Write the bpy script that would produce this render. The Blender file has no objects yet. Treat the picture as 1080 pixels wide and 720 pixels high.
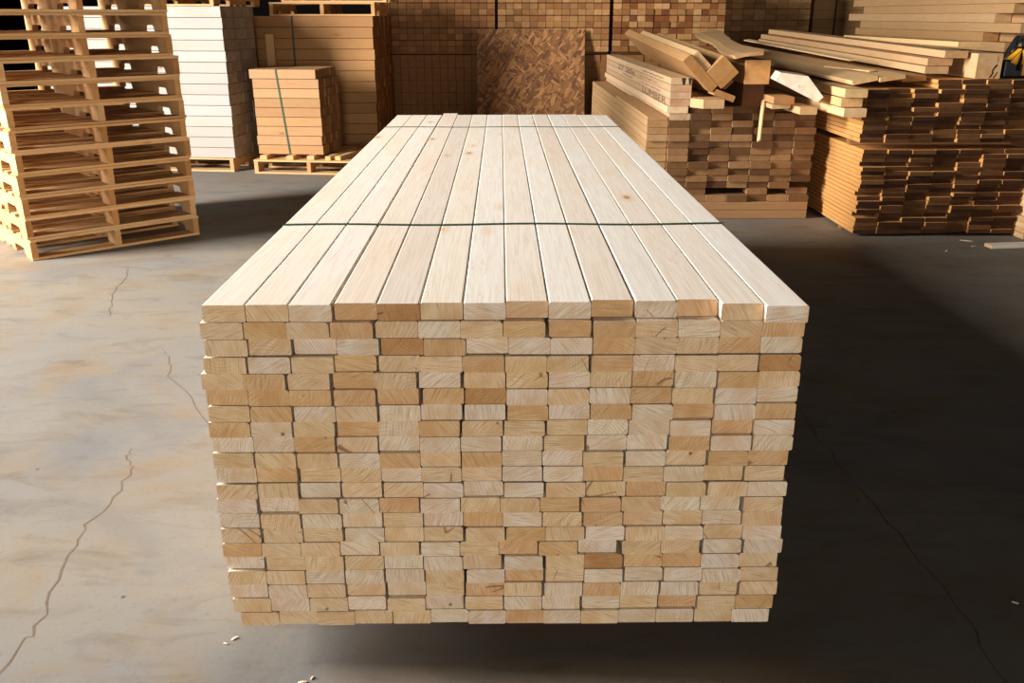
import bpy, bmesh, math, random
from mathutils import Matrix, Vector, Euler
R_ = random.Random(11)
sc = bpy.context.scene
col = sc.collection
PI = math.pi

# ---------------------------------------------------------------- helpers
def lin(r, g, b):
    f = lambda c: c/12.92 if c <= .04045 else ((c+.055)/1.055)**2.4
    return (f(r/255), f(g/255), f(b/255), 1)
ORD = ['zeroth', 'first', 'second', 'third', 'fourth', 'fifth', 'sixth', 'seventh', 'eighth', 'ninth', 'tenth',
       'eleventh', 'twelfth', 'thirteenth', 'fourteenth', 'fifteenth']
def from_side(i, n):                 # 1-based column out of n
    if i == 1: return 'at the left edge'
    if i == n: return 'at the right edge'
    return ('%s from left' % ORD[i]) if i <= (n+1)//2 else ('%s from right' % ORD[n+1-i])
def from_top(i, n):                  # 1-based row from the top out of n
    if i == 1: return 'top row'
    if i == n: return 'bottom row'
    return ('%s row down' % ORD[i]) if i <= (n+1)//2 else ('%s row up' % ORD[n+1-i])

def link(name, me, parent=None):
    o = bpy.data.objects.new(name, me)
    col.objects.link(o)
    if parent is not None: o.parent = parent
    return o
def tag(o, label, cat, group=None, kind=None):
    if label: o['label'] = label
    if cat: o['category'] = cat
    if group: o['group'] = group
    if kind: o['kind'] = kind
    return o
def empty(name, loc, rz=0, label=None, cat=None, group=None):
    o = bpy.data.objects.new(name, None); col.objects.link(o)
    o.location = loc; o.rotation_euler = (0, 0, rz); o.empty_display_size = .1
    return tag(o, label, cat, group)
def mesh_from(name, bm, mat, smooth=False):
    bmesh.ops.recalc_face_normals(bm, faces=bm.faces)
    me = bpy.data.meshes.new(name); bm.to_mesh(me); bm.free()
    for m in (mat if isinstance(mat, (list, tuple)) else [mat]): me.materials.append(m)
    if smooth:
        for p in me.polygons: p.use_smooth = True
    return me
def add_box(bm, x0, x1, y0, y1, z0, z1):
    v = [bm.verts.new(p) for p in ((x0,y0,z0),(x1,y0,z0),(x1,y1,z0),(x0,y1,z0),(x0,y0,z1),(x1,y0,z1),(x1,y1,z1),(x0,y1,z1))]
    return [bm.faces.new([v[i] for i in f]) for f in ((3,2,1,0),(4,5,6,7),(0,1,5,4),(1,2,6,5),(2,3,7,6),(3,0,4,7))]
def add_prism(bm, pts, y0, y1):      # outline in XZ pulled along Y
    a = [bm.verts.new((x, y0, z)) for x, z in pts]; b = [bm.verts.new((x, y1, z)) for x, z in pts]
    bm.faces.new(a); bm.faces.new(list(reversed(b)))
    n = len(a)
    for i in range(n): bm.faces.new([a[i], a[(i+1) % n], b[(i+1) % n], b[i]])
def board_mesh(name, w, h, l, mat, ch=(.003,)*4):
    """sawn board: long edges eased, local Y is the length, origin in the middle of the front end"""
    bm = bmesh.new(); pts = []
    for (sx, sz, a0), c in zip(((1,1,0),(-1,1,90),(-1,-1,180),(1,-1,270)), ch):
        cx, cz = sx*(w/2-c), sz*(h/2-c)
        for k in range(3):
            a = math.radians(a0 + 45*k); pts.append((cx+c*math.cos(a), cz+c*math.sin(a)))
    add_prism(bm, pts, 0, l)
    return mesh_from(name, bm, mat)
def add_tube(bm, path, r, seg=8, closed=False):
    rings = []
    n = len(path)
    for i, p in enumerate(path):
        p = Vector(p)
        q0 = Vector(path[i-1] if (i > 0 or closed) else path[i]); q1 = Vector(path[(i+1) % n] if (i < n-1 or closed) else path[i])
        t = (q1-q0).normalized(); up = Vector((0,0,1)) if abs(t.z) < .9 else Vector((0,1,0))
        s = t.cross(up).normalized(); u = s.cross(t)
        rings.append([bm.verts.new(p + r*(math.cos(2*PI*k/seg)*s + math.sin(2*PI*k/seg)*u)) for k in range(seg)])
    m = n if closed else n-1
    for i in range(m):
        A, B = rings[i], rings[(i+1) % n]
        for k in range(seg): bm.faces.new([A[k], A[(k+1) % seg], B[(k+1) % seg], B[k]])
    if not closed:
        bm.faces.new(rings[0]); bm.faces.new(list(reversed(rings[-1])))
def add_band(bm, loop, width, thick):
    """closed strap: loop of (a,b) points in a plane, given as 3D points; width along local Y"""
    n = len(loop); c = sum((Vector(p) for p in loop), Vector())/n
    rows = []
    for i, p in enumerate(loop):
        p = Vector(p); q0, q1 = Vector(loop[i-1]), Vector(loop[(i+1) % n])
        t = (q1-q0).normalized(); nrm = Vector((t.z, 0, -t.x))
        if nrm.dot(p-c) < 0: nrm = -nrm
        rows.append([bm.verts.new(p+Vector((0, s*width/2, 0))+nrm*k*thick) for s, k in ((-1,0),(1,0),(1,1),(-1,1))])
    for i in range(n):
        A, B = rows[i], rows[(i+1) % n]
        for k in range(4): bm.faces.new([A[k], A[(k+1) % 4], B[(k+1) % 4], B[k]])

# ---------------------------------------------------------------- node materials
class NT:
    def __init__(s, name):
        s.m = bpy.data.materials.new(name); s.m.use_nodes = True
        s.t = s.m.node_tree; s.N = s.t.nodes; s.L = s.t.links
        s.b = s.N['Principled BSDF']
    def n(s, t, **k):
        o = s.N.new(t)
        for a, v in k.items(): setattr(o, a, v)
        return o
    def put(s, sock, v):
        if isinstance(v, bpy.types.NodeSocket): s.L.new(v, sock)
        else: sock.default_value = v
    def math(s, op, a, b=0., c=None, clamp=False):
        o = s.n('ShaderNodeMath', operation=op, use_clamp=clamp); s.put(o.inputs[0], a); s.put(o.inputs[1], b)
        if c is not None: s.put(o.inputs[2], c)
        return o.outputs[0]
    def vmath(s, op, a, b=(0,0,0)):
        o = s.n('ShaderNodeVectorMath', operation=op); s.put(o.inputs[0], a); s.put(o.inputs[1], b)
        return o.outputs['Value' if op == 'LENGTH' else 'Vector']
    def mix(s, f, a, b, mode='MIX'):
        o = s.n('ShaderNodeMix', data_type='RGBA', blend_type=mode, clamp_factor=True)
        s.put(o.inputs[0], f); s.put(o.inputs[6], a); s.put(o.inputs[7], b)
        return o.outputs[2]
    def noise(s, v, scale, detail=3., rough=.55, dist=0.):
        o = s.n('ShaderNodeTexNoise'); s.put(o.inputs['Vector'], v)
        o.inputs['Scale'].default_value = scale; o.inputs['Detail'].default_value = detail
        o.inputs['Roughness'].default_value = rough; o.inputs['Distortion'].default_value = dist
        return o.outputs['Fac']
    def rng(s, v, a, b, c=0., d=1.):
        o = s.n('ShaderNodeMapRange'); o.clamp = True; s.put(o.inputs[0], v)
        for i, q in enumerate((a, b, c, d)): o.inputs[i+1].default_value = q
        return o.outputs[0]
    def gray(s, v):
        o = s.n('ShaderNodeCombineColor')
        for i in range(3): s.put(o.inputs[i], v)
        return o.outputs[0]
def plain(name, c, rough=.5, metal=0.):
    t = NT(name); t.b.inputs['Base Color'].default_value = c
    t.b.inputs['Specular IOR Level'].default_value = .5 if rough < .9 else .05
    t.b.inputs['Roughness'].default_value = rough; t.b.inputs['Metallic'].default_value = metal
    return t.m

def wood_mat(name, pale=(1,1,1,1), pale_mix=0., grain=.25, ring=.30, ringw=.0045, knots=1., end_gain=1., fuzz=.12, rough=.7, specks=.5, bump=.2):
    """sawn wood; colour comes from the object's own colour, grain runs along local Y, rings on the sawn ends"""
    t = NT(name)
    tc = t.n('ShaderNodeTexCoord'); oi = t.n('ShaderNodeObjectInfo')
    wn = t.n('ShaderNodeTexWhiteNoise', noise_dimensions='1D'); t.put(wn.inputs['W'], t.math('MULTIPLY', oi.outputs['Random'], 913.7))
    rv = wn.outputs['Color']
    P = tc.outputs['Object']
    off = t.vmath('ADD', P, t.vmath('MULTIPLY', rv, (31., 57., 43.)))
    # long faces
    g1 = t.noise(t.vmath('MULTIPLY', off, (38., 1.0, 38.)), 1., 4., .6, 1.2)
    g2 = t.noise(t.vmath('MULTIPLY', off, (190., 5., 190.)), 1., 2., .5)
    bl = t.noise(t.vmath('MULTIPLY', off, (5., 1.6, 5.)), 1., 2.)
    band = t.math('SINE', t.math('MULTIPLY', g1, 46.))
    gs = t.math('ADD', t.math('MULTIPLY', t.rng(band, .2, 1.), .55), t.math('MULTIPLY', t.rng(g2, .4, .75), .6))
    basec = t.mix(pale_mix, oi.outputs['Color'], pale)
    side = t.mix(t.math('MULTIPLY', gs, grain), basec, t.mix(1., basec, (.62, .40, .20, 1), 'MULTIPLY'))
    side = t.mix(t.rng(bl, .5, .8, 0., .35), side, t.mix(1., side, (.93, .78, .58, 1), 'MULTIPLY'))
    vo = t.n('ShaderNodeTexVoronoi', feature='F1'); t.put(vo.inputs['Vector'], t.vmath('MULTIPLY', off, (7., 2.6, 7.))); vo.inputs['Scale'].default_value = 1.
    sel = t.n('ShaderNodeSeparateColor'); t.L.new(vo.outputs['Color'], sel.inputs[0])
    kn = t.math('MULTIPLY', t.rng(vo.outputs['Distance'], .05, .10, 1., 0.), t.math('GREATER_THAN', sel.outputs[0], .45))
    side = t.mix(t.math('MULTIPLY', kn, .75*knots), side, t.mix(1., basec, (.36, .20, .09, 1), 'MULTIPLY'))
    halo = t.math('MULTIPLY', t.rng(vo.outputs['Distance'], .08, .24, 1., 0.), t.math('GREATER_THAN', sel.outputs[0], .45))
    side = t.mix(t.math('MULTIPLY', halo, .35*knots), side, t.mix(1., basec, (.85, .6, .33, 1), 'MULTIPLY'))
    # sawn end
    sx = t.n('ShaderNodeSeparateXYZ'); t.L.new(P, sx.inputs[0])
    sr = t.n('ShaderNodeSeparateColor'); t.L.new(rv, sr.inputs[0])
    cx = t.math('MULTIPLY', t.math('SUBTRACT', sr.outputs[0], .5), .15)
    cz = t.math('MULTIPLY', t.math('SUBTRACT', sr.outputs[1], .5), .17)
    wob = t.noise(off, 21., 3.)
    d = t.math('SQRT', t.math('ADD', t.math('POWER', t.math('SUBTRACT', sx.outputs[0], cx), 2.), t.math('POWER', t.math('SUBTRACT', sx.outputs[2], cz), 2.)))
    d = t.math('ADD', d, t.math('MULTIPLY', wob, .022))
    rf = t.math('DIVIDE', 2*PI/ringw, t.math('ADD', .55, t.math('MULTIPLY', sr.outputs[2], 1.3)))
    rg = t.rng(t.math('SINE', t.math('MULTIPLY', d, rf)), -.1, 1.)
    rg = t.math('MULTIPLY', rg, t.rng(t.noise(off, 15., 2.), .36, .62, .12, 1.))
    ang = t.n('ShaderNodeVectorRotate', rotation_type='Y_AXIS'); t.put(ang.inputs['Vector'], off); t.put(ang.inputs['Angle'], t.math('MULTIPLY', sr.outputs[2], 3.1))
    saw = t.noise(t.vmath('MULTIPLY', ang.outputs[0], (420., 1., 22.)), 1., 2.)
    blot = t.noise(off, 19., 4., .6)
    ec = t.mix(1., oi.outputs['Color'], (end_gain, end_gain, end_gain, 1), 'MULTIPLY')
    end = t.mix(t.math('MULTIPLY', rg, ring), ec, t.mix(1., ec, (.68, .53, .38, 1), 'MULTIPLY'))
    end = t.mix(t.rng(saw, .48, .78, 0., fuzz*3), end, t.mix(1., ec, (.58, .45, .33, 1), 'MULTIPLY'))
    end = t.mix(t.rng(blot, .42, .70, 0., .85), end, t.mix(1., ec, (.82, .66, .48, 1), 'MULTIPLY'))
    v2 = t.n('ShaderNodeTexVoronoi', feature='F1'); t.put(v2.inputs['Vector'], off); v2.inputs['Scale'].default_value = 17.
    s2 = t.n('ShaderNodeSeparateColor'); t.L.new(v2.outputs['Color'], s2.inputs[0])
    sp = t.math('MULTIPLY', t.rng(v2.outputs['Distance'], .03, .10, 1., 0.), t.math('GREATER_THAN', s2.outputs[1], .80))
    end = t.mix(t.math('MULTIPLY', sp, specks), end, (.06, .03, .012, 1))
    # thin drying cracks
    ck = t.noise(t.vmath('MULTIPLY', ang.outputs[0], (3., 2., 16.)), 1., 0., .5, .2)
    ckm = t.math('MULTIPLY', t.rng(t.math('ABSOLUTE', t.math('SUBTRACT', ck, .5)), .003, .010, 1., 0.), t.math('GREATER_THAN', t.noise(off, 13., 1.), .64))
    end = t.mix(t.math('MULTIPLY', ckm, specks*.9), end, t.mix(1., ec, (.25, .15, .07, 1), 'MULTIPLY'))
    sn = t.n('ShaderNodeSeparateXYZ'); t.L.new(tc.outputs['Normal'], sn.inputs[0])
    m = t.math('GREATER_THAN', t.math('ABSOLUTE', sn.outputs[1]), .8)
    t.L.new(t.mix(m, side, end), t.b.inputs['Base Color'])
    t.b.inputs['Roughness'].default_value = rough
    t.b.inputs['Specular IOR Level'].default_value = .25
    bp = t.n('ShaderNodeBump'); bp.inputs['Strength'].default_value = bump; bp.inputs['Distance'].default_value = .001
    t.L.new(t.math('ADD', t.math('MULTIPLY', gs, t.math('SUBTRACT', 1., m)), t.math('MULTIPLY', saw, m)), bp.inputs['Height'])
    t.L.new(bp.outputs[0], t.b.inputs['Normal'])
    return t.m

PINE = wood_mat('fresh_pine', lin(252,245,234), .66, .30, .50, .0048, 1.3, 1., .36, bump=.08, specks=.85)
STUD = wood_mat('stored_pine', lin(205,165,115), .25, .3, .3, .006, .8, 1.)
ROUGH = wood_mat('rough_sawn', lin(200,165,120), .25, .35, .35, .006, .5, 1., .2)
DARK = wood_mat('weathered_boards', lin(222,164,94), .85, .4, .4, .006, .5, .9, .25, .85)
WHITE = wood_mat('white_timber', lin(182,175,168), .5, .14, .3, .006, 1.1, 1.)
PAL = wood_mat('pallet_wood', lin(225,185,135), .3, .35, .3, .006, .7, 1., .15)
GREEN = plain('green_strapping', lin(20,66,36), .6)
BLACKSTRAP = plain('dark_strapping', lin(24,32,26), .5)
BLACK = plain('black_plastic', lin(20,20,21), .45)
YELLOW = plain('yellow_plastic', lin(235,165,30), .4)
STEEL = plain('tool_steel', lin(120,120,122), .35, 1.)
INK = plain('stencil_ink', lin(84,66,54), .8)
METALWALL = plain('dark_cladding', lin(24,20,17), 1.)
CEIL = plain('dark_roof', lin(24,20,17), .8)

# concrete
t = NT('stained_concrete')
tc = t.n('ShaderNodeTexCoord'); P = tc.outputs['Object']
a = t.noise(P, .55, 6., .62, .6); b = t.noise(P, 2.3, 5., .6, .4); c = t.noise(t.vmath('MULTIPLY', P, (3., 9., 1.)), 1., 5., .65, .8); f = t.noise(P, 60., 3., .6)
base = t.mix(t.rng(a, .36, .64), lin(176,172,168), lin(196,182,160))
base = t.mix(t.rng(b, .48, .70, 0., .7), base, lin(190,160,122))
b2 = t.noise(P, 1.1, 4., .65, .8); base = t.mix(t.rng(b2, .52, .70, 0., .6), base, lin(150,148,150))
base = t.mix(t.rng(c, .52, .72, 0., .6), base, lin(146,132,116))
base = t.mix(t.rng(f, .56, .74, 0., .3), base, lin(140,122,100))
v = t.n('ShaderNodeTexVoronoi', feature='F1'); t.put(v.inputs['Vector'], P); v.inputs['Scale'].default_value = 7.
vs = t.n('ShaderNodeSeparateColor'); t.L.new(v.outputs['Color'], vs.inputs[0])
sp = t.math('MULTIPLY', t.rng(v.outputs['Distance'], .035, .06, 1., 0.), t.math('GREATER_THAN', vs.outputs[0], .8))
base = t.mix(t.math('MULTIPLY', sp, .7), base, lin(86,66,48))
base = t.mix(1., base, (.435, .43, .42, 1), 'MULTIPLY')
t.L.new(base, t.b.inputs['Base Color'])
t.L.new(t.rng(b, .3, .7, .7, .9), t.b.inputs['Roughness']); t.b.inputs['Specular IOR Level'].default_value = .15
bp = t.n('ShaderNodeBump'); bp.inputs['Strength'].default_value = .3; bp.inputs['Distance'].default_value = .006
t.L.new(t.math('ADD', t.math('MULTIPLY', b, .8), t.math('MULTIPLY', f, .25)), bp.inputs['Height']); t.L.new(bp.outputs[0], t.b.inputs['Normal'])
CONC = t.m
t = NT('floor_crack'); tc = t.n('ShaderNodeTexCoord')
t.L.new(t.mix(t.noise(tc.outputs['Object'], 30., 3.), lin(74,58,42), lin(122,99,74)), t.b.inputs['Base Color']); t.b.inputs['Roughness'].default_value = .9
CRACK = t.m
# oriented strand board: flakes at several angles
t = NT('strand_board'); tc = t.n('ShaderNodeTexCoord'); P = tc.outputs['Object']
wob = t.n('ShaderNodeTexNoise'); wob.inputs['Scale'].default_value = 14.; t.put(wob.inputs['Vector'], P)
P = t.vmath('ADD', P, t.vmath('MULTIPLY', wob.outputs['Color'], (.03, .0, .03)))
acc = None
for k, (ang, sx_, sz_) in enumerate(((.12, 8., 32.), (-.3, 9., 36.), (.5, 9., 32.), (-.7, 9., 38.), (1.0, 10., 34.))):
    vr = t.n('ShaderNodeVectorRotate', rotation_type='Y_AXIS'); t.put(vr.inputs['Vector'], P); vr.inputs['Angle'].default_value = ang
    v = t.n('ShaderNodeTexVoronoi', feature='F1'); t.put(v.inputs['Vector'], t.vmath('ADD', t.vmath('MULTIPLY', vr.outputs[0], (sx_, 0., sz_)), (k*7.3, 0, k*3.1))); v.inputs['Scale'].default_value = 1.
    s = t.n('ShaderNodeSeparateColor'); t.L.new(v.outputs['Color'], s.inputs[0])
    cr = t.n('ShaderNodeValToRGB'); t.L.new(s.outputs[0], cr.inputs[0])
    e = cr.color_ramp.elements; e[0].position = 0; e[0].color = lin(94,56,26); e[1].position = 1; e[1].color = lin(184,130,74)
    q = e.new(.5); q.color = lin(136,88,44)
    acc = cr.outputs[0] if acc is None else t.mix(t.math('GREATER_THAN', s.outputs[1], .52), acc, cr.outputs[0])
t.L.new(acc, t.b.inputs['Base Color']); t.b.inputs['Roughness'].default_value = .65
OSB = t.m

# ---------------------------------------------------------------- the setting
def struct(name, bm, mat):
    o = link(name, mesh_from(name, bm, mat)); o['kind'] = 'structure'; return o
bm = bmesh.new(); add_box(bm, -8.0, 8., -11., 16., -.2, 0)
def crack(pts, w, seed):
    r = random.Random(seed); P2 = []
    for (p, q) in zip(pts, pts[1:]):
        for k in range(5):
            u = k/5; P2.append((p[0]*(1-u)+q[0]*u + r.uniform(-.012,.012), p[1]*(1-u)+q[1]*u + r.uniform(-.012,.012)))
    P2.append(pts[-1]); vs = []
    for i, p in enumerate(P2):
        a = Vector(P2[max(i-1,0)]); b = Vector(P2[min(i+1,len(P2)-1)]); d = (b-a).normalized()
        ww = w*r.uniform(.35,1.1)*min(1, (len(P2)-1-i)/6+.15)
        vs.append((bm.verts.new((p[0]-d.y*ww, p[1]+d.x*ww, .0006)), bm.verts.new((p[0]+d.y*ww, p[1]-d.x*ww, .0006))))
    for (a, b), (c2, d2) in zip(vs, vs[1:]):
        fc = bm.faces.new([a, b, d2, c2]); fc.material_index = 1
crack([(-1.16,1.5),(-1.2,1.773),(-1.189,1.916),(-1.236,2.167),(-1.278,2.365),(-1.258,2.563),(-1.271,2.756),(-1.32,2.841),(-1.34,2.92)], .0032, 1)
crack([(-1.0,2.9),(-1.159,3.179),(-1.44,3.622),(-1.5,3.8),(-1.63,3.98)], .0022, 2)
crack([(-2.03,4.439),(-2.1,4.6),(-2.183,4.828),(-2.25,5.2),(-2.33,5.436)], .0034, 3)
crack([(1.17,1.4),(1.177,1.686),(1.2,1.965),(1.19,2.233),(1.169,2.627),(1.175,3.025),(1.16,3.5)], .0034, 4)
fl = struct('floor', bm, [CONC, CRACK])
bm = bmesh.new(); add_box(bm, -8.2, 8.2, 16., 16.2, 0, 8.8); struct('wall_back', bm, METALWALL)
bm = bmesh.new(); add_box(bm, 8., 8.2, -11., 16., 0, 8.8); struct('wall_right', bm, METALWALL)
DY0, DY1, DZ, DB = 2.2, 5.0, 5.6, 1.0      # tall window opening in the left wall, out of view
bm = bmesh.new(); add_box(bm, -8.2, -8.0, -11., DY0, 0, 8.8); add_box(bm, -8.2, -8.0, DY1, 16., 0, 8.8); add_box(bm, -8.2, -8.0, DY0, DY1, DZ, 8.8); add_box(bm, -8.2, -8.0, DY0, DY1, 0, DB); struct('wall_left', bm, METALWALL)
bm = bmesh.new(); add_box(bm, -8.2, -3.0, -11.2, -11., 0, 8.8); add_box(bm, 2.0, 8.2, -11.2, -11., 0, 8.8); add_box(bm, -3.0, 2.0, -11.2, -11., 3.0, 8.8); struct('wall_front', bm, METALWALL)
bm = bmesh.new(); add_box(bm, -8.2, 8.2, -11.2, 16.2, 8.8, 9.0); struct('ceiling', bm, CEIL)
bm = bmesh.new()
for y in (DY0, DY1-.12): add_box(bm, -8.0, -7.88, y, y+.12, DB, DZ)
add_box(bm, -8.0, -7.88, DY0, DY1, DZ-.12, DZ); struct('window_1', bm, plain('window_frame_paint', lin(60,56,52), .6))

# ---------------------------------------------------------------- the big strapped stack
TONE = {'w': ('pale', lin(238,221,198)), 't': ('honey coloured', lin(234,207,168)), 'o': ('tan', lin(225,188,141)), 'd': ('brown', lin(200,156,107))}
MAP = ["ttwodtwtwowotw","tototwtoootwto","ttwwdowwwottow","twtottottowttd","tototwttwtowot","oooooodwtwotww","towtwwwowowowo",
       "owtowotttwwwow","wwotwwwwtwwoww","tttwotowwtwtoo","wottwttwwotwtt","ttwttwwwttottw","wwtwowttootwwt","wtwwtwowtottwt",
       "tttwtttotwtwtw","ottwtwtoowttww","wtttwwtwtdoowt","ttwwwtwotwwwwt","wwttwtotwowwtt","twtwtwtwwwtoto","tttttwwowtwwtw"]
XL = [-.628,-.636,-.630,-.637,-.648,-.643,-.641,-.644,-.642,-.644,-.642,-.644,-.649,-.647,-.646,-.648,-.648,-.644,-.645,-.640,-.624]
XR = [.642,.644,.644,.645,.647,.648,.646,.646,.647,.641,.636,.646,.640,.641,.645,.652,.644,.649,.651,.644,.638]
BW, BH, BL, BASE = .0892, .0373, 3.79, .094
pine = [board_mesh('pine_board', BW, BH, BL, PINE, c) for c in
        ((.003,)*4, (.005,.003,.002,.003), (.002,.006,.003,.003), (.003,.003,.006,.002), (.008,.003,.003,.004))]
TOPY = [0,.002,0,.012,.007,.012,.010,.022,.014,.028,.02,.03,0,-.018]
z = BASE + 21*.0381 + .004
for r in range(21):
    if r in (3, 11): z -= .002
    zc = z - .0381/2; z -= .0381
    slack = (XR[r]-XL[r]) - 14*BW
    g = [R_.random()**2.2 + .08 for _ in range(13)]; sg = sum(g); x = XL[r]
    for c in range(14):
        n = MAP[r][c]; nm, cc = TONE[n]
        o = link('pine_board', pine[0] if r == 0 else R_.choice(pine))
        dy = TOPY[c] if r == 0 else R_.uniform(-.004,.006) + (.004 if R_.random() < .2 else 0)
        o.location = (x+BW/2, 1.79+dy, zc)
        if r == 0 and c == 3: o.data = board_mesh('pine_board', BW, BH, BL+.09, PINE)
        x += BW + (g[c]/sg*slack if c < 13 else 0)
        k = R_.uniform(.94, 1.05)
        o.color = (min(1, cc[0]*k), min(1, cc[1]*k*R_.uniform(.985,1.015)), min(1, cc[2]*k*R_.uniform(.96,1.04)), 1)
        tag(o, '%s pine board in the big strapped stack, %s, %s' % (nm, from_top(r+1, 21), from_side(c+1, 14)), 'board', 'boards of the big strapped pine stack')
        if r == 0:
            o.rotation_euler = (0, 0, 0)
for y, w in ((2.55, 'nearer'), (4.95, 'farther')):
    bm = bmesh.new(); zt = BASE + 21*.0381 + .0045 + .0006; xs = .6545; zb = BASE - .0012
    top = [(-.6300 + 1.2740*i/28, y + .008*math.sin(i*.5), zt) for i in range(29)]
    loop = top + [(.6450, y, zt-.006), (xs, y, zt-.15), (xs, y, zb+.02), (xs-.002, y, zb)] + [(-xs+.002, y, zb), (-xs, y, zb+.02), (-xs, y, zt-.15), (-.6310, y, zt-.006)]
    add_band(bm, loop, .013, .0011)
    o = link('strapping_band', mesh_from('strapping_band', bm, GREEN))
    tag(o, 'thin green plastic strap across the big pine stack, the %s of two' % w, 'strap', 'green straps round the big pine stack')
for y, w in ((2.15, 'under the front end'), (3.65, 'under the middle'), (5.2, 'under the far end')):
    o = link('support_timber', board_mesh('support_timber', .09, .0925, 1.1, ROUGH)); o.matrix_world = Matrix.Translation((.55, y, .0463)) @ Matrix.Rotation(PI/2, 4, 'Z')
    o.color = lin(120,85,50)
    tag(o, 'support timber %s of the big strapped pine stack' % w, 'timber', 'support timbers under the big pine stack')

# ---------------------------------------------------------------- pallets
PW, PD = 1.10, 1.16
def stringer_mesh():
    bm = bmesh.new(); h = .0995
    pts = [(0,0),(.15,0)]
    for a, b in ((.15,.38),(PD-.38,PD-.15)):
        pts += [(a,0),(a+.006,.026),(a+.022,.038),(b-.022,.038),(b-.006,.026),(b,0)]
    pts += [(PD,0),(PD,h),(0,h)]
    q = []
    for p in pts:
        if not q or p != q[-1]: q.append(p)
    va = [bm.verts.new((-.019, y, z)) for y, z in q]; vb = [bm.verts.new((.019, y, z)) for y, z in q]
    bm.faces.new(va); bm.faces.new(list(reversed(vb)))
    for i in range(len(q)): bm.faces.new([va[i], va[(i+1) % len(q)], vb[(i+1) % len(q)], vb[i]])
    return mesh_from('stringer', bm, PAL)
STR = stringer_mesh()
DW = board_mesh('deck_board', .128, .0172, PW, PAL, (.002,)*4); DN = board_mesh('deck_board', .09, .0172, PW, PAL, (.002,)*4)
TOPS = [(.064,DW),(.25,DN),(.40,DN),(.58,DN),(.76,DN),(.91,DN),(PD-.064,DW)]
BOTS = [(.064,DW),(.42,DN),(.58,DN),(.74,DN),(PD-.064,DW)]
def pallet(loc, rz, label, group, tones=(lin(222,180,124),), seed=0, skip=()):
    r = random.Random(seed)
    e = empty('pallet', loc, rz, label, 'pallet', group)
    def shade(o):
        c = r.choice(tones); k = r.uniform(.82, 1.06); o.color = (c[0]*k, c[1]*k, c[2]*k, 1)
    for x in (.019, PW/2+r.uniform(-.01,.01), PW-.019):
        o = link('stringer', STR, e); o.location = (x, r.uniform(0,.006), .0176); shade(o)
    for z, L in ((.0088, BOTS), (.1261, TOPS)):
        for i, (y, m) in enumerate(L):
            o = link('deck_board', m, e); o.rotation_euler = (0, 0, -PI/2)
            o.location = (r.uniform(-.006,.006), y+r.uniform(-.004,.004) if 0 < i < len(L)-1 else y, z); shade(o)
    return e
PH = .1349
PT = (lin(198,152,98), lin(184,136,82), lin(172,122,70), lin(206,166,116))
ang = math.radians(41.2)
NP = 14
for i in range(NP):
    up = i >= 9
    dx = R_.uniform(-.008,.008) - (.035 if up else 0); dy = R_.uniform(-.008,.008)
    ca, sa = math.cos(ang), math.sin(ang)
    where = 'on the floor, lowest' if i == 0 else ('%s up from the floor' % ORD[i+1])
    pallet((-2.978 + dx*ca - dy*sa, 5.558 + dx*sa + dy*ca, i*PH), ang + R_.uniform(-.008,.008),
           'wooden pallet %s in the tall pallet stack at left' % where if i else 'wooden pallet on the floor, lowest in the tall pallet stack at left',
           'pallets in the tall stack', PT, 100+i)

# ---------------------------------------------------------------- generic lumber pieces
MESH = {}
def shared(name, w, h, l, mat, ch=None):
    k = (name, w, h, l, mat.name, ch)
    if k not in MESH: MESH[k] = board_mesh(name, w, h, l, mat, (ch,)*4 if ch else (.003,)*4)
    return MESH[k]
def put(name, me, loc, rot, c, label, cat, group):
    o = link(name, me); o.location = loc; o.rotation_euler = rot; o.color = c
    return tag(o, label, cat, group)
def vary(cs, lo=.85, hi=1.1, r=R_):
    c = r.choice(cs); k = r.uniform(lo, hi); return (min(1,c[0]*k), min(1,c[1]*k*r.uniform(.97,1.03)), min(1,c[2]*k*r.uniform(.93,1.05)), 1)

# timber bundle whose long side faces the camera and whose ends face right
def cross_bundle(name, corner, rz, nl, nd, w, h, l, z0, cs, what, group, top_shift=0, mat=STUD, skip_inner=False, seed=1):
    """corner: front right bottom corner; timbers run from the right end to the left"""
    r = random.Random(seed); me = shared(name, w-.003, h-.004, l, mat)
    M = Matrix.Translation((corner[0], corner[1], 0)) @ Matrix.Rotation(rz, 4, 'Z')
    for k in range(nl):
        for d in range(nd):
            if skip_inner and 0 < d < nd-1 and k not in (nl-1,): pass
            off = r.uniform(-.006,.006) + (top_shift if k == nl-1 else 0)
            p = M @ Vector((off, (d+.5)*w + r.uniform(-.0005,.0005), 0))
            lay = from_top(nl-k, nl).replace('row', 'layer')
            row = 'front face' if d == 0 else ('back of the layer' if d == nd-1 else '%s behind the front face' % ORD[d])
            put(name, me, (p.x, p.y, z0+(k+.5)*h), (0, 0, rz+PI/2), vary(cs, .9, 1.06, r),
                '%s, %s, %s' % (what, lay, row), 'timber', group)

RZ = math.radians(-7)
# pale bundle on its pallet, behind the pallet stack
pallet((-3.75, 9.06+.06, 0), RZ, 'pallet on the floor under the tall pale timber bundle, right half', 'pallets under the timber bundles', (lin(214,170,116),), 31)
pallet((-4.88, 9.20+.06, 0), RZ, 'pallet on the floor under the tall pale timber bundle, left half', 'pallets under the timber bundles', (lin(214,170,116),), 32)
cross_bundle('pale_timber', (-2.63, 8.985), RZ, 14, 7, .114, .1008, 1.82, .136, (lin(172,163,152), lin(163,152,139)), 'pale timber in the tall white bundle', 'timbers of the tall pale bundle', seed=3, mat=WHITE)
pallet((-3.78, 9.12, .136+14*.1008+.001), RZ, 'pallet lying on top of the tall pale timber bundle', 'pallets on top of the timber bundles', (lin(200,150,96),), 33)

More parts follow.
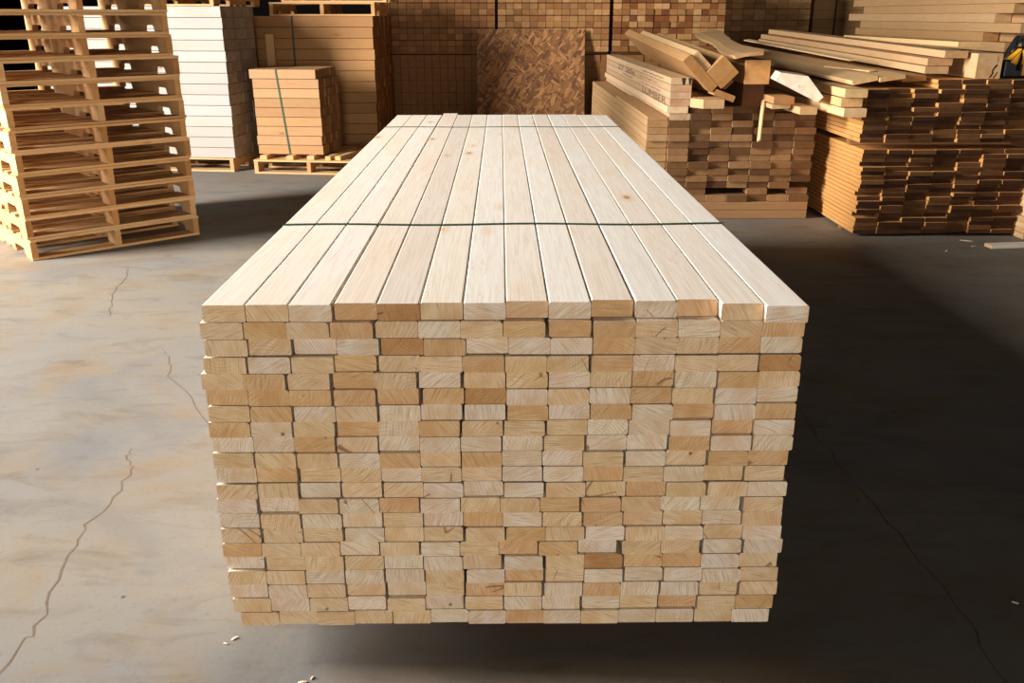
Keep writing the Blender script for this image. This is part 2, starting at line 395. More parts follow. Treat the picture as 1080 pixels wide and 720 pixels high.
# small strapped bundle
px0, py0 = -2.428, 8.89
pallet((px0, py0, 0), RZ, 'pallet on the floor under the small green-strapped timber bundle', 'pallets under the timber bundles', (lin(206,160,108), lin(186,136,84)), 34)
M = Matrix.Translation((px0, py0, 0)) @ Matrix.Rotation(RZ, 4, 'Z')
for i, (x, y, l, dz, w) in enumerate(((.09,.03,.95,0,.07), (.36,.02,.95,0,.07), (.56,.05,.9,0,.07), (.74,.03,.7,0,.055), (.83,.06,.8,0,.06))):
    p = M @ Vector((x, y, 0))
    put('spacer_stick', shared('spacer_stick', w, .038, l, PAL), (p.x, p.y, .135+.0192), (0, 0, RZ + (0 if i < 3 else (-.10, -.16)[i-3])), vary((lin(206,164,112),)),
        ['left spacer stick under the small strapped bundle', 'middle spacer stick under the small strapped bundle', 'spacer stick under the right edge of the small bundle',
         'loose stick on the pallet just right of the small bundle', 'loose stick at the right on the small bundle\'s pallet'][i], 'stick', 'sticks on the small bundle\'s pallet')
q = M @ Vector((.665, .13, 0))
ZB = .1735
cross_bundle('short_timber', (q.x, q.y), RZ, 9, 7, .0945, .0895, .655, ZB, (lin(168,128,88), lin(160,120,80), lin(154,112,72)), 'short timber in the small strapped bundle', 'timbers of the small strapped bundle', -.03, seed=5)
bm = bmesh.new()
h9 = 9*.0895
pts = [(-.001,.012,ZB+.002), (-.001,.012,ZB+.01), (-.001,.0,ZB+h9*.5), (-.001,0,ZB+h9+.001)]
# strap as a thin loop in the plane across the timbers
loop = []
Wd = 7*.0945
for y, z in ((-.0022, ZB+.0), (-.0022, ZB+h9/3), (-.0022, ZB+2*h9/3), (-.0022, ZB+h9+.0008), (Wd*.5, ZB+h9+.0012), (Wd+.0022, ZB+h9+.0008), (Wd+.0022, ZB+h9/2), (Wd+.0022, ZB+.0)):
    loop.append((y, z))
n = len(loop); rows = []
for i, (y, z) in enumerate(loop):
    x = -.335 - .08*(z-ZB)/h9
    dy = -.0012 if y < 0 else (.0012 if y > Wd else 0); dz = .0012 if z > ZB+h9 else 0
    rows.append([bm.verts.new((x+s*.008, y+k*dy, z+k*dz)) for s, k in ((-1,0),(1,0),(1,1),(-1,1))])
for A, B in zip(rows, rows[1:]):
    for k in range(4): bm.faces.new([A[k], A[(k+1)%4], B[(k+1)%4], B[k]])
o = link('strapping_band', mesh_from('strapping_band', bm, GREEN)); o.location = (q.x, q.y, 0); o.rotation_euler = (0, 0, RZ)
tag(o, 'green strap running up the small timber bundle on its pallet', 'strap')

# long bundle behind the small one, pallets on top
cross_bundle('long_timber', (-1.345, 10.0), 0, 12, 8, .195, .1102, 2.3, .136, (lin(166,118,68), lin(158,110,62), lin(150,102,56)), 'long timber in the high rear bundle', 'timbers of the high bundle', seed=7)
for i, (x, y) in enumerate(((-2.45, 10.05), (-3.6, 10.32))):
    pallet((x, y, 0), 0, 'pallet on the floor under the high timber bundle, %s half' % ('right','left')[i], 'pallets under the timber bundles', (lin(170,124,76),), 41+i)
zt = .136+12*.1102
put('support_timber', shared('support_timber', .04, .134, 2.2, STUD), (-1.4, 11.535, .0675), (0,0,PI/2), lin(120,85,50), 'support timber on the floor under the back of the high rear bundle', 'timber', None)
pallet((-2.42, 10.02, zt+.001), 0, 'pallet lying flat on top of the high timber bundle, directly on the timber', 'pallets on top of the timber bundles', (lin(206,156,98),), 44)
pallet((-2.30, 10.06, zt+.001+PH), 0, 'upper pallet of the two on top of the high timber bundle', 'pallets on top of the timber bundles', (lin(206,156,98),), 45)
bm = bmesh.new()
add_box(bm, -.009, .009, -.0035, -.002, .14, zt); o = link('strapping_band', mesh_from('strapping_band', bm, BLACKSTRAP)); o.location = (-2.19, 10., 0); o.rotation_euler = (0, 0, 0)
tag(o, 'dark strap running down the front of the high timber bundle', 'strap')
put('upright_board', shared('upright_board', .085, .02, 1.28, PAL), (-2.43, 9.965, .001), (math.radians(90), 0, 0), lin(222,180,124),
    'narrow upright board leaning on the high bundle beside the pale bundle', 'board', None)

# ---------------------------------------------------------------- stacks of stud ends along the back
def end_bundle(x0, ncol, y, z0, pairs, cw, what, group, visible, cs, stuff, seed, rowh=.068, sep=.0075, l=1.3, mat=STUD, jy=.008):
    """stud ends facing the camera in pairs of layers with thin sticks between; hidden ones go to the stuff mesh"""
    r = random.Random(seed); me = shared('stud', cw-.004, rowh-.0026, l, mat)
    n = pairs*2
    for k in range(n):
        z = z0 + k*rowh + (k//2)*sep + rowh/2
        for c in range(ncol):
            x = x0 + (c+.5)*cw
            yy = y + r.uniform(-jy, jy)
            if visible(c, k):
                put('stud', me, (x, yy, z), (0,0,0), vary(cs, .75, 1.15, r), '%s, %s, %s' % (what, from_top(n-k, n), from_side(c+1, ncol)), 'stud', group)
            else: stuff.append((x, yy, z, cw, rowh, l))
        if k % 2 == 1 and k < n-1:
            for yy in (.12, l-.2): stuff.append((x0+ncol*cw/2, y+yy, z+rowh/2+sep/2, ncol*cw-.02, sep, .04))
def build_stuff(name, L, mat, c, label, cat):
    bm = bmesh.new()
    for x, y, z, w, h, l in L: add_box(bm, x-w/2+.002, x+w/2-.002, y, y+l, z-h/2+.0008, z+h/2-.0008)
    o = link(name, mesh_from(name, bm, mat)); o.color = c
    return tag(o, label, cat, None, 'stuff')
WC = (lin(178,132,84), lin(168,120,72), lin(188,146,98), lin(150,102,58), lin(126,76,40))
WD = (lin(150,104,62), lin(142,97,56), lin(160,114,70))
st = []; WY = 11.72
def beams(x0, x1, z, y0, l, hb=.03):      # bearers between the bundles
    for yy in (.15, l-.3): st.append(((x0+x1)/2, y0+yy, z, x1-x0, hb, .09))
lowh = .0748
def lower(x0, ncol, cw, seed):
    r = random.Random(seed)
    for k in range(12):
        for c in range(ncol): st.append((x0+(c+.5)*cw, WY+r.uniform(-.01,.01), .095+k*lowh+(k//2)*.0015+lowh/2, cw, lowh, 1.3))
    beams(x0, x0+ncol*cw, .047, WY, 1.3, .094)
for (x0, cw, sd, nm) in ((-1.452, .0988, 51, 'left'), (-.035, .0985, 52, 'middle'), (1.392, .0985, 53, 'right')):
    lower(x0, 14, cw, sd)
    if nm != 'right': beams(x0, x0+14*cw, 1.021, WY, 1.3, .034); zz = 1.0382
    else: beams(x0, x0+14*cw, 1.021, WY, 1.3, .034); zz = 1.0382
    if nm == 'left': vis = lambda c, k: c >= 1 and k <= 8
    elif nm == 'middle': vis = lambda c, k: (k >= 3 and k <= 8) or (c >= 9 and k < 3)
    else: vis = lambda c, k: k >= 1 and k <= 8
    end_bundle(x0, 14, WY, zz, 6, cw, 'stud end in the %s back bundle' % nm, 'studs stacked along the back', vis,
               WC if nm == 'right' else ((lin(172,127,80), lin(162,116,70), lin(180,136,90), lin(152,106,62)) if nm == 'middle' else WD), st, sd+10, jy=.012 if nm == 'right' else .006)
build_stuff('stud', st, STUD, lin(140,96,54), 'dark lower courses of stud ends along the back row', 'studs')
# two bundles farther back at right
st2 = []
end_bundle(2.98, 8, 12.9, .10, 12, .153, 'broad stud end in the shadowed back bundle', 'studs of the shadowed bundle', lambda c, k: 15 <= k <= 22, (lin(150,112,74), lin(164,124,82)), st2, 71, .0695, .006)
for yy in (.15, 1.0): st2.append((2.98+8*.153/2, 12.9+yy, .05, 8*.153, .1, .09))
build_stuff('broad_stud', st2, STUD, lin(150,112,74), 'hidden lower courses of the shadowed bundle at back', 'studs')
M5 = (lin(176,128,76), lin(166,120,70))
r5 = random.Random(9)
for k in range(14):
    put('back_timber', shared('back_timber', .30, .118, 1.3, STUD), (5.75, 13.65, .10+(k+.5)*.1195), (0,0,PI/2), vary(M5,.9,1.05,r5),
        'broad timber in the farthest strapped bundle at right, %s' % from_top(14-k, 14).replace('row','layer'), 'timber', 'timbers of the farthest bundle')
put('support_timber', shared('support_timber', .09, .099, 1.3, STUD), (5.75, 13.65, .0497), (0,0,PI/2), lin(120,85,50), 'support timber under the farthest strapped bundle at right', 'timber', None)
bm = bmesh.new(); add_box(bm, -.012, .012, -.0035, -.0015, .1, 1.78); o = link('strapping_band', mesh_from('strapping_band', bm, BLACKSTRAP)); o.location = (4.76, 13.5, 0)
tag(o, 'dark strap down the farthest bundle between the two shadowed stacks', 'strap')

# strand board leaning on the back row
bm = bmesh.new(); add_box(bm, -.665, .665, 0, .018, 0, 1.335)
o = link('strand_board_sheet', mesh_from('strand_board_sheet', bm, OSB)); o.location = (.372, 11.36, .001); o.rotation_euler = (math.radians(-13.0), 0, 0)
o.rotation_euler = (-math.atan2(.30, 1.335), 0, 0)
tag(o, 'large sheet of flaky strand board leaning against the stud bundles', 'board')

# ---------------------------------------------------------------- right pile, rough timbers end on
RA = (lin(128,92,57), lin(114,80,47), lin(144,107,69), lin(98,67,40), lin(158,121,82))
AY, AZ0, AP, AW, AX = 6.78, .129, .0505, .1572, 1.242
ra = random.Random(21); meA = [shared('rough_timber', .1535, .0482, 4.2, ROUGH, c) for c in (.003, .006)]
for c in range(7):
    nrows = {0: 18, 1: 14, 2: 14, 3: 14, 4: 14}.get(c, 13)
    for k in range(nrows):
        rec = .6 if (k == 1 and c in (2, 3, 5)) or (k == 2 and c == 6) else 0
        y = AY + ra.uniform(-.03,.03) + rec; x = AX + (c+.5)*AW + ra.uniform(-.0006,.0006) 
        if c == 0 and k >= 13: x = AX + .5*AW; y = AY - .012*(k == 13)
        colr = vary(RA, .85, 1.1, ra)
        if c == 0 and k >= 12: colr = vary((lin(204,174,140), lin(198,164,126)), .95, 1.05, ra)
        tower = ', in the raised left column' if c == 0 and k >= 14 else ''
        lab = 'rough timber in the log-like pile at right, '
        rowtxt = 'bottom row' if k == 0 else ('%s row up' % ORD[k+1] if k < 14 else '%s layer above the others' % ORD[k-13])
        o = put('rough_timber', ra.choice(meA), (x, y, AZ0+(k+.5)*AP), (0,0,0), colr,
            'rough timber end in the middle right pile, %s, %s' % (rowtxt, from_side(c+1, 7) if k < 14 else 'left column'), 'timber', 'rough timbers in the middle right pile')
        if c == 0 and k == 13: o.location.x -= .018; o.color = lin(232,204,166)
for k in range(12):                      # lower column beside it, toward the big stack
    put('rough_timber', meA[0], (AX-.081, AY+ra.uniform(-.02,.02)+(.1 if k < 11 else 0)*0, AZ0+(k+.5)*AP), (0,0,0), vary((lin(196,158,114), lin(188,147,102)), .92, 1.05, ra),
        'rough timber in the low column beside the big pine stack, %s' % from_top(12-k, 12).replace('row', 'layer'), 'timber', 'rough timbers in the low column')
put('rough_timber', shared('rough_timber', .15, .024, 1.9, ROUGH), (AX-.081, AY+.0, AZ0+12*AP+.0125), (0,0,0), lin(192,150,104), 'thin short board lying on the low column beside the big stack', 'board', None)
for i, (y, w) in enumerate(((6.752, 'front'), (8.6, 'middle'), (10.4, 'rear'))):
    for j in range(2):
        put('bearer_timber', shared('bearer_timber', .14, .0635, 1.28, ROUGH, .006), (2.335+.002*j, y+.07+.004*j, .0322+j*.0642), (0,0,PI/2), vary((lin(140,100,62),)),
            '%s bearer across the foot of the middle right pile, %s of its pair' % (w, ('lower','upper')[j]), 'timber', 'bearers under the middle right pile')
# stencil on the light boards of the raised column
def stencil(txt, y, z, size, parent_xyz, rot=0):
    cu = bpy.data.curves.new('stencil', 'FONT'); cu.body = txt; cu.size = size; cu.extrude = .0003; cu.align_x = 'LEFT'
    cu.materials.append(INK); return cu
side_x = AX - .0004
tower = [o for o in col.objects if o.get('label','').startswith('rough timber end in the middle right pile') and o['label'].endswith('left column')]
tower.sort(key=lambda o: o.location.z)
def mark(txt, y, host, size, length):
    cu = stencil(txt, 0, 0, size, None)
    o = bpy.data.objects.new('stencil_mark', cu); col.objects.link(o); bpy.context.view_layer.update()
    dg = bpy.context.evaluated_depsgraph_get(); me = bpy.data.meshes.new_from_object(o.evaluated_get(dg)); bpy.data.objects.remove(o)
    o = link('stencil_mark', me, host)
    o.matrix_parent_inverse = Matrix()
    # text reads from the far end toward the near end on the left side face
    o.matrix_basis = Matrix.Translation((-.0768-.0006, y-host.location.y, -size*.36)) @ Matrix(((0,0,-1,0),(-1,0,0,0),(0,1,0,0),(0,0,0,1))) @ Matrix.Diagonal((length/max(v.co.x for v in me.vertices),1,1,1))
    return o
mark('27', 9.9, tower[2], .064, .45); mark('20s', 9.3, tower[2], .064, .65)
def smudge(y, host, h, length, seed):      # worn, unreadable stencil line
    r = random.Random(seed); n = 26; bm = bmesh.new()
    lo = [bm.verts.new((0, -length*i/n, -h/2*r.uniform(.15, 1))) for i in range(n+1)]
    hi = [bm.verts.new((0, -length*i/n, h/2*(r.uniform(.2, 1) if r.random() < .75 else -.05))) for i in range(n+1)]
    for i in range(n): bm.faces.new([lo[i], lo[i+1], hi[i+1], hi[i]])
    o = link('stencil_smudge', mesh_from('stencil_smudge', bm, SMUDGE), host); o.location = (-.0768-.0008, y-host.location.y, 0)
SMUDGE = plain('worn_ink', lin(150,122,96), .9)
smudge(8.2, tower[3], .022, 1.1, 1); smudge(8.3, tower[2], .016, .9, 2); smudge(9.5, tower[1], .018, .7, 3); smudge(8.2, tower[1], .016, 1.0, 4)
mark('LUMBER', 8.15, tower[0], .068, 1.2)
bm = bmesh.new()
for x0, x1, z0 in ((.0, .032, -.0235), (.048, .075, -.0235)):
    add_prism(bm, [(x0, .0238), (x1, .0238), (x1-.006, z0), (x0+.010, z0)], -.0012, .0004)
o = link('black_paint_mark', mesh_from('black_paint_mark', bm, BLACK), tower[-1]); o.location = (0, 0, 0)

# ---------------------------------------------------------------- loose timbers lying on that pile
def bar(name, front, back, w, h, roll, c, label, mat=ROUGH, ch=.004, cat='timber', group=None, mesh=None):
    f, b = Vector(front), Vector(back); d = (b-f); l = d.length; y = d/l
    x = y.cross(Vector((0,0,1))).normalized(); zz = x.cross(y)
    M = Matrix((x, y, zz)).transposed().to_4x4(); M.translation = f
    o = link(name, mesh or board_mesh(name, w, h, l, mat, (ch,)*4)); o.matrix_world = M @ Matrix.Rotation(math.radians(roll), 4, 'Y'); o.color = c
    return tag(o, label, cat, group)
H1, H2, H3 = lin(184,138,84), lin(176,128,76), lin(210,172,126)
C1 = Vector((1.416, 1.078)); ca, sa_ = math.cos(math.radians(45.5)), math.sin(math.radians(45.5))
def tilted(name, a, b, y, l, w, h, c, label):      # pieces stacked against the tilted plank: a = out from its face, b = along it
    x = C1.x + b*ca + a*sa_; z = C1.y - b*sa_ + a*ca
    bar(name, (x, y, z), (x+.020*l, y+l, z+.030*l), w, h, 45.5, c, label)
tilted('loose_plank', 0, 0, 6.60, 3.8, .30, .068, H2, 'thick plank tilted on edge on the pile, leftmost of the loose timbers')
tilted('loose_board', .064, -.055, 6.62, 3.0, .143, .056, H3, 'pale board lying on the tilted thick plank')
tilted('square_beam', .117, .1015, 6.58, 3.2, .160, .160, H1, 'square beam turned on its corner beside the tilted plank')
tilted('loose_board', .112, .2125, 6.74, 2.0, .056, .085, lin(150,98,56), 'small dark timber under the square beam turned on its corner')
bar('loose_board', (1.602,6.60,.925), (1.63,7.6,.915), .15, .046, 20, H2, 'small flat board wedged slanting under the square beam')
bm = bmesh.new(); zz0, zz1 = .8375, .900
pl = [(1.448,6.58),(1.598,6.58),(1.598,7.3),(1.412,7.3),(1.412,6.735),(1.378,6.70)]
va = [bm.verts.new((x-1.5, y-6.58, zz0)) for x, y in pl]; vb = [bm.verts.new((x-1.5, y-6.58, zz1)) for x, y in pl]
bm.faces.new(va); bm.faces.new(vb)
for i in range(6): bm.faces.new([va[i], va[(i+1)%6], vb[(i+1)%6], vb[i]])
o = link('offcut_board', mesh_from('offcut_board', bm, ROUGH)); o.location = (1.5, 6.58, 0); o.color = H3
tag(o, 'short pale offcut lying on the pile below the tilted plank', 'timber')
bar('square_beam', (1.822,6.60,1.087), (1.86,9.9,1.10), .176, .164, 0, lin(208,156,98), 'upright square beam end right of the corner-turned beam')
bar('square_beam', (1.838,6.72,.919), (1.87,9.8,.919), .15, .166, 0, lin(112,72,44), 'dark reddish square beam beneath the upright square beam')
bm = bmesh.new(); NS = 14; rr = random.Random(5); top = []; bot = []
for i in range(NS+1):
    u = i/NS; w0 = .105 + .018*math.sin(u*9) + rr.uniform(-.006,.006); w1 = .10 + .02*math.sin(u*7+1) + rr.uniform(-.006,.006); sag = -.015*math.sin(u*5)
    if i == 0: w1 -= .03
    row = [(-w0, .006), (-w0*.4, .010), (w1*.4, .004), (w1, -.002)]
    top.append([bm.verts.new((x, u*2.6, z+sag+.012)) for x, z in row]); bot.append([bm.verts.new((x*.96, u*2.6, z+sag-.012)) for x, z in row])
for i in range(NS):
    for k in range(3):
        bm.faces.new([top[i][k], top[i][k+1], top[i+1][k+1], top[i+1][k]]); bm.faces.new([bot[i][k], bot[i+1][k], bot[i+1][k+1], bot[i][k+1]])
    for k in (0, 3): bm.faces.new([top[i][k], top[i+1][k], bot[i+1][k], bot[i][k]])
for T, B in ((top[0], bot[0]), (top[-1], bot[-1])):
    for k in range(3): bm.faces.new([T[k], T[k+1], B[k+1], B[k]])
me = mesh_from('wide_slab', bm, ROUGH)
bar('wide_slab', (1.735,6.50,1.205), (1.985,9.1,1.285), .2, .03, -11, lin(196,154,106), 'wide wavy slab lying across the square beams', mesh=me)
bar('thin_lath', (1.848,6.50,.62), (1.908,6.69,.885), .036, .014, -55, lin(232,196,142), 'thin lath hanging down over the front of the pile')
# pointed timber
bm = bmesh.new(); add_prism(bm, [(-.165,.035),(-.132,.088),(.05,.066),(.165,-.07),(.13,-.105)], 0, .40)
o = link('pointed_timber', mesh_from('pointed_timber', bm, ROUGH)); o.location = (2.035, 6.30, 1.012); o.color = lin(246,226,202); o.rotation_euler = (0,0,math.radians(-9))
tag(o, 'pale timber with a pointed slanting end sticking out of the pile', 'timber')
for i, (x, y, z, w, tilt, c) in enumerate(((2.338,6.06,.984,.150,2,lin(232,194,138)), (2.330,6.10,.922,.142,2,lin(226,184,124)), (2.342,6.05,.860,.150,0,lin(236,200,150)))):
    bar('light_board', (x,y,z), (x-.0,9.3,z+.0), w, .0555, 0, c,
        'light board beside the dark board pile, %s of three protruding' % ('top','middle','bottom')[i], cat='board', group='three light protruding boards')
for i, (x, z, h, l) in enumerate(((2.132,.842,.048,2.2),)):
    bar('light_board', (x,6.35,z), (x-.02,6.35+l,z), .12, h, 0, H3, 'light board left of the three protruding ones, half hidden', cat='board')
bar('rough_timber', (1.985,6.45,.905), (1.985,9.2,.905), .145, .048, 0, H2, 'tan board end below the pointed pale timber')
bar('rough_timber', (1.985,6.5,.860), (1.985,9.0,.860), .13, .030, -3, H3, 'thin pale board end lying under the tan board', ch=.003)
for x, z, hh, nm in ((2.106,.801,.03,'left'),(2.262,.808,.046,'right')):
    bar('spacer_stick', (x,6.9,z), (x,9.6,z), .14, hh, 0, lin(120,80,48), 'dark filler board under the light boards, %s one' % nm, group='dark filler boards')
# ---------------------------------------------------------------- far right pile of thin dark boards
BC = (lin(84,54,28), lin(75,46,24), lin(95,62,33), lin(65,40,21), lin(112,76,43))
rb = random.Random(33); TW, TH = .163, .0293
meB = [shared('dark_board', .1590, .0273, 4.2, DARK, c) for c in (.003, .006)]
def dark_pile(x0, ncol, nrow, z0, y, what, group):
    for c in range(ncol):
        nr = nrow(c) if callable(nrow) else nrow
        for k in range(nr):
            dx = rb.uniform(-.0010,.0010); yy = y + rb.uniform(-.03,.03) + (.04 if rb.random() < .12 else 0)
            put('dark_board', rb.choice(meB), (x0+(c+.5)*TW+dx, yy, z0+(k+.5)*TH), (0,0,0), vary(BC, .8, 1.15, rb),
                'thin dark board end, %s, %s, %s' % (what, 'bottom row' if k == 0 else '%s row %s' % ((ORD[k+1], 'up') if k < 11 else (ORD[nr-k], 'down')), from_side(c+1, ncol)), 'board', group)
def sticks(x0, w, z, h, what):
    for i, y in enumerate((6.42, 8.3, 10.0)):
        put('spacer_stick', shared('spacer_stick', .06, h-.001, w, ROUGH), (x0+w, y, z+h/2), (0,0,PI/2), lin(150,104,60), '%s spacer stick %s' % (('front','middle','rear')[i], what), 'stick', 'sticks '+what)
sticks(2.475, 1.11, 0, .02, 'under the lower dark board pile')
dark_pile(2.472, 7, 20, .020, 6.15, 'lower right pile', 'dark boards of the lower right pile')
sticks(2.46, 1.15, .020+20*TH, .046, 'between the two dark board piles')
ZU = .020+20*TH+.046
dark_pile(2.436, 8, lambda c: 12 if c < 3 else 14, ZU, 6.15, 'upper right pile', 'dark boards of the upper right pile')
ZT0, ZT1 = ZU+12*TH, ZU+14*TH
# wide planks on top of it
PL = (lin(224,184,132), lin(214,172,120))
bar('wide_plank', (2.455,6.24,1.053), (2.455,10.2,1.10), .17, .030, -11, PL[0], 'long wide plank slanting on the dark pile, left edge overhanging', cat='board')
bar('wide_plank', (2.632,6.22,1.070), (2.632,10.2,1.118), .17, .030, -8, PL[1], 'second long wide plank on the dark pile, right of the overhanging one', cat='board')
bar('wide_plank', (2.804,6.28,1.062), (2.804,10.3,1.10), .16, .036, -3, lin(170,118,66), 'brown plank between the wide planks and the pale boards', cat='board')
bar('thin_lath', (2.66,7.05,1.15), (2.56,9.8,1.225), .06, .012, -8, lin(232,196,146), 'thin pale lath lying loose on the wide planks', cat='board')
bar('thin_lath', (2.62,6.55,1.098), (2.52,7.2,1.098), .05, .010, -8, lin(226,186,132), 'short pale lath near the front of the wide planks', cat='board')
for i, (x, y, z, w, c) in enumerate(((3.075,6.30,1.218,.155,lin(196,158,114)), (3.00,6.36,1.166,.17,lin(190,150,106)), (2.972,6.33,1.115,.16,lin(198,162,118)))):
    bar('long_board', (x,y,z), (x+.04,10.7,z+.075), w, .047, 0, c, 'long pale board on top of the dark pile, %s of three' % ('top','middle','bottom')[i], cat='board', group='long pale boards on the dark pile')
bar('beam', (3.258,6.20,ZT1+.083+.002), (3.30,8.4,ZT1+.083+.002), .165, .162, 0, lin(206,168,124), 'thick pale beam end with a dark crack, beside the power saw', ch=.006)
bar('loose_board', (3.36,6.72,1.27), (3.36,9.0,1.27), .16, .036, 0, lin(226,184,128), 'board lying on the thick beam behind the power saw')
# irregular dark check in that beam's end
bm = bmesh.new()
P0 = [(.02,-.075),(.035,-.045),(.03,-.03),(.045,-.005),(.055,.0),(.05,.012),(.035,-.002),(.022,-.03),(.026,-.045),(.010,-.075)]
add_prism(bm, P0, -.0012, .0006)
add_prism(bm, [(.035,-.075),(.052,-.05),(.058,-.035),(.062,-.036),(.056,-.054),(.042,-.078)], -.0012, .0006)
bo = [o for o in col.objects if o.name.startswith('beam')][0]
link('end_crack', mesh_from('end_crack', bm, plain('crack_brown', lin(52,32,18), .9)), bo)

# ---------------------------------------------------------------- high stack at upper right
rc = random.Random(44)
UX = 4.50
ends = [[8.35,8.3,8.4],[8.75,8.5,8.3],[8.15,8.3,8.2],[8.6,8.25,8.3],[8.3,8.3,8.5],[8.05,8.2,8.3],[8.4,8.3,8.25]]
far = [11.7,12.0,11.9,12.3,11.8,12.05,11.9]
UZ = 1.155
for k in range(7):
    for c in range(3):
        y0 = ends[k][c]; y1 = far[k] + rc.uniform(-.1,.1)
        bar('stacked_plank', (UX+.075+c*.152+(0 if c else rc.uniform(-.012,.0)), y0, UZ+(k+.5)*.082), (UX+.075+c*.152, y1, UZ+(k+.5)*.082), .148, .0805, 0, vary((lin(196,155,106), lin(186,142,94), lin(204,166,120)), .92, 1.04, rc),
            'pale plank in the high stack at upper right, %s, %s' % (from_top(7-k, 7).replace('row','layer'), ('facing left','middle','right-hand')[c]), cat='board', group='planks of the high upper right stack')
for i, y in enumerate((8.9, 11.2)):
    put('bearer_timber', shared('bearer_timber', .10, .088, .45, ROUGH), (UX+.46, y, UZ-.0445), (0,0,PI/2), lin(130,90,54), '%s bearer under the high upper right stack' % ('front','rear')[i], 'timber', 'bearers under the high stack')
for k in range(6):
    for c in range(2):
        put('base_timber', shared('base_timber', .22, .176, 3.6, ROUGH), (UX+.12+c*.222, 8.5, .09+k*.1775), (0,0,0), vary((lin(130,92,56),), .9, 1.1, rc),
            'dark base timber below the high upper right stack, %s, %s' % (from_top(6-k, 6).replace('row','layer'), ('left','right')[c]), 'timber', 'base timbers of the high stack')

# ---------------------------------------------------------------- power saw on the dark pile
e = empty('power_saw', (3.50, 6.42, ZT1+.001), math.radians(-8), 'black and yellow power saw standing on the dark pile beside the thick beam', 'power tool')
def bev(bm, off, seg=2):
    bmesh.ops.bevel(bm, geom=list(bm.edges), offset=off, segments=seg, affect='EDGES', profile=.6)
bm = bmesh.new(); add_box(bm, -.04, .24, -.055, .055, 0, .115); bev(bm, .014); link('motor_housing', mesh_from('motor_housing', bm, BLACK), e)
bm = bmesh.new(); add_prism(bm, [(-.01,.10),(.02,.135),(.09,.205),(.14,.225),(.27,.20),(.27,.085),(.03,.085)], -.062, .062); bev(bm, .010); link('body_shell', mesh_from('body_shell', bm, YELLOW), e)
bm = bmesh.new(); add_box(bm, .075, .135, -.070, -.052, .015, .085); bev(bm, .004); add_box(bm, .15, .20, -.070, -.052, .015, .085); link('side_vent', mesh_from('side_vent', bm, YELLOW), e)
# hand guard: curved plate with slots
bm = bmesh.new()
gx0, gx1, gz0, gz1 = -.02, .20, .165, .275
def plate(x0, x1, z0, z1, y): add_box(bm, x0, x1, y, y+.012, z0, z1)
plate(.0, .20, .255, .275, -.075); plate(.0, .20, .225, .241, -.075); plate(.0, .20, .19, .205, -.075)
for x in (.0, .048, .096, .144, .186): plate(x, x+.014, .19, .275, -.075)
add_prism(bm, [(-.075,.13),(-.055,.13),(.012,.215),(.012,.275),(-.012,.262)], -.075, -.063)
link('hand_guard', mesh_from('hand_guard', bm, BLACK), e)
bm = bmesh.new(); add_tube(bm, [(.05,-.07,.05),(.045,-.085,.14),(.05,-.075,.22),(.06,-.03,.25),(.06,.03,.25),(.06,.075,.2),(.06,.07,.08)], .012, 10); link('front_handle', mesh_from('front_handle', bm, BLACK, True), e)
bm = bmesh.new(); add_tube(bm, [(.24,0,.16),(.30,0,.185),(.38,0,.18),(.42,0,.13),(.40,0,.06),(.24,0,.03)], .017, 10); link('rear_handle', mesh_from('rear_handle', bm, BLACK, True), e)
bm = bmesh.new(); add_box(bm, .20, .34, -.045, .045, .015, .075); bev(bm, .008); link('battery', mesh_from('battery', bm, YELLOW), e)

# ---------------------------------------------------------------- light stack at the right frame edge, scraps
rs = random.Random(55)
for k in range(10):
    for d in range(3):
        put('light_board', shared('light_board', .145, .0365, 4.0, STUD), (3.70+d*.158+rs.uniform(-.010,.010)*(d == 0), 6.0+rs.uniform(-.04,.04), .002+(k+.5)*.0375), (0,0,0), vary((H3, lin(232,196,146)), .95, 1.05, rs),
            'light board in the low stack at the right edge, %s, %s' % (from_top(10-k, 10).replace('row','layer'), ('left edge','middle','right')[d]), 'board', 'light boards at the right edge')
put('scrap_board', shared('scrap_board', .085, .022, .42, PINE), (3.27, 5.83, .0118), (0,0,math.radians(-84)), lin(236,206,160), 'pale scrap board lying on the floor in front of the dark pile', 'scrap', None)
def chip(loc, s, rz, label, c=lin(240,214,174)):
    bm = bmesh.new(); add_prism(bm, [(-s,0),(s*.8,-.0),(s,.0015),(s*.2,.003),(-s*.8,.002)], -s*.22, s*.25)
    o = link('wood_chip', mesh_from('wood_chip', bm, PINE)); o.location = (loc[0], loc[1], .001); o.rotation_euler = (0,0,rz); o.color = c
    return tag(o, label, 'wood chip', 'wood chips on the floor')
chip((3.215,6.02), .04, -.5, 'flat wood chip on the floor just left of the scrap board')
chip((3.19,5.86), .022, .3, 'small wood chip touching the left end of the scrap board')
chip((2.95,5.74), .018, .8, 'tiny wood chip on the dark floor well left of the scrap board')
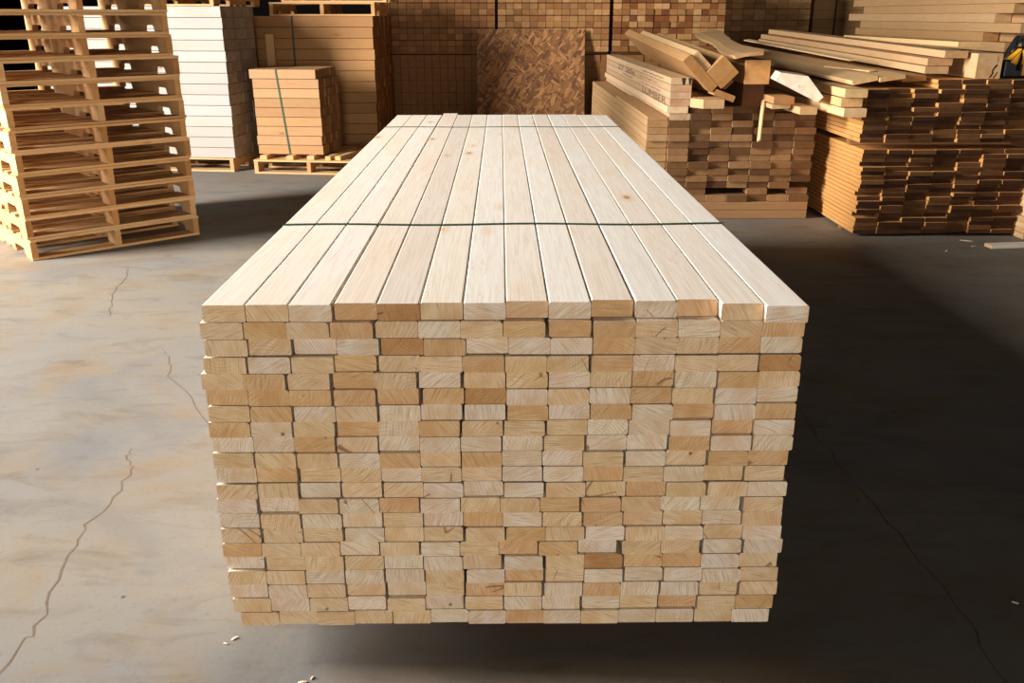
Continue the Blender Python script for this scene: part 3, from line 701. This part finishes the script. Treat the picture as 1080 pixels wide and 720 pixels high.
chip((-.672,1.86), .009, .8, 'white splinter at the lower left corner of the big stack'); chip((-.69,1.84), .006, -.4, 'tiny splinter beside the lower left corner of the big stack')
chip((-.47,1.70), .010, .2, 'pale splinter on the floor below the stack\'s front left'); chip((-.45,1.715), .006, 1.2, 'second pale splinter below the stack\'s front left')
chip((-.78,1.60), .008, 1.5, 'pale upright-lying splinter on the floor front left'); chip((1.36,1.98), .009, -.6, 'pale splinter on the dark floor beside the right crack')
chip((-.24,1.53), .007, .6, 'pale splinter on the dark floor in front of the stack')

# ---------------------------------------------------------------- camera
cam = bpy.data.cameras.new('camera'); cam.sensor_width = 36; cam.lens = 944/1080*36; cam.clip_end = 60
co = bpy.data.objects.new('camera', cam); col.objects.link(co)
co.location = (0, 0, 1.467); co.rotation_euler = (PI/2 - math.atan(344/944), 0, -.012)
sc.camera = co
# ---------------------------------------------------------------- daylight lamps in the left window and the front door, both unseen
def area(name, loc, rot, sx, sy, power, c, spread=180):
    l = bpy.data.lights.new(name, 'AREA'); l.shape = 'RECTANGLE'; l.size = sx; l.size_y = sy; l.energy = power; l.color = c; l.spread = math.radians(spread)
    o = bpy.data.objects.new(name, l); col.objects.link(o); o.location = loc; o.rotation_euler = rot; return o
area('window_daylight_left', (-7.95, (DY0+DY1)/2, (DZ+DB)/2), (0, -PI/2, 0), DZ-DB-.3, DY1-DY0-.3, 2850, (1., .985, .965))
area('door_daylight_front', (-.5, -10.95, 1.45), (PI/2, 0, 0), 4.8, 2.8, 800, (1., .94, .87))
w = bpy.data.worlds.new('world'); sc.world = w; w.use_nodes = True
w.node_tree.nodes['Background'].inputs[0].default_value = (.9, .95, 1., 1); w.node_tree.nodes['Background'].inputs[1].default_value = .6
vs = sc.view_settings; sc.display_settings.display_device = 'sRGB'
vs.view_transform = 'Standard'; vs.look = 'None'; vs.gamma = 1; vs.use_curve_mapping = False; vs.exposure = 0.
sc.cycles.max_bounces = 6; sc.cycles.diffuse_bounces = 4; sc.cycles.glossy_bounces = 2
sc.cycles.use_denoising = True
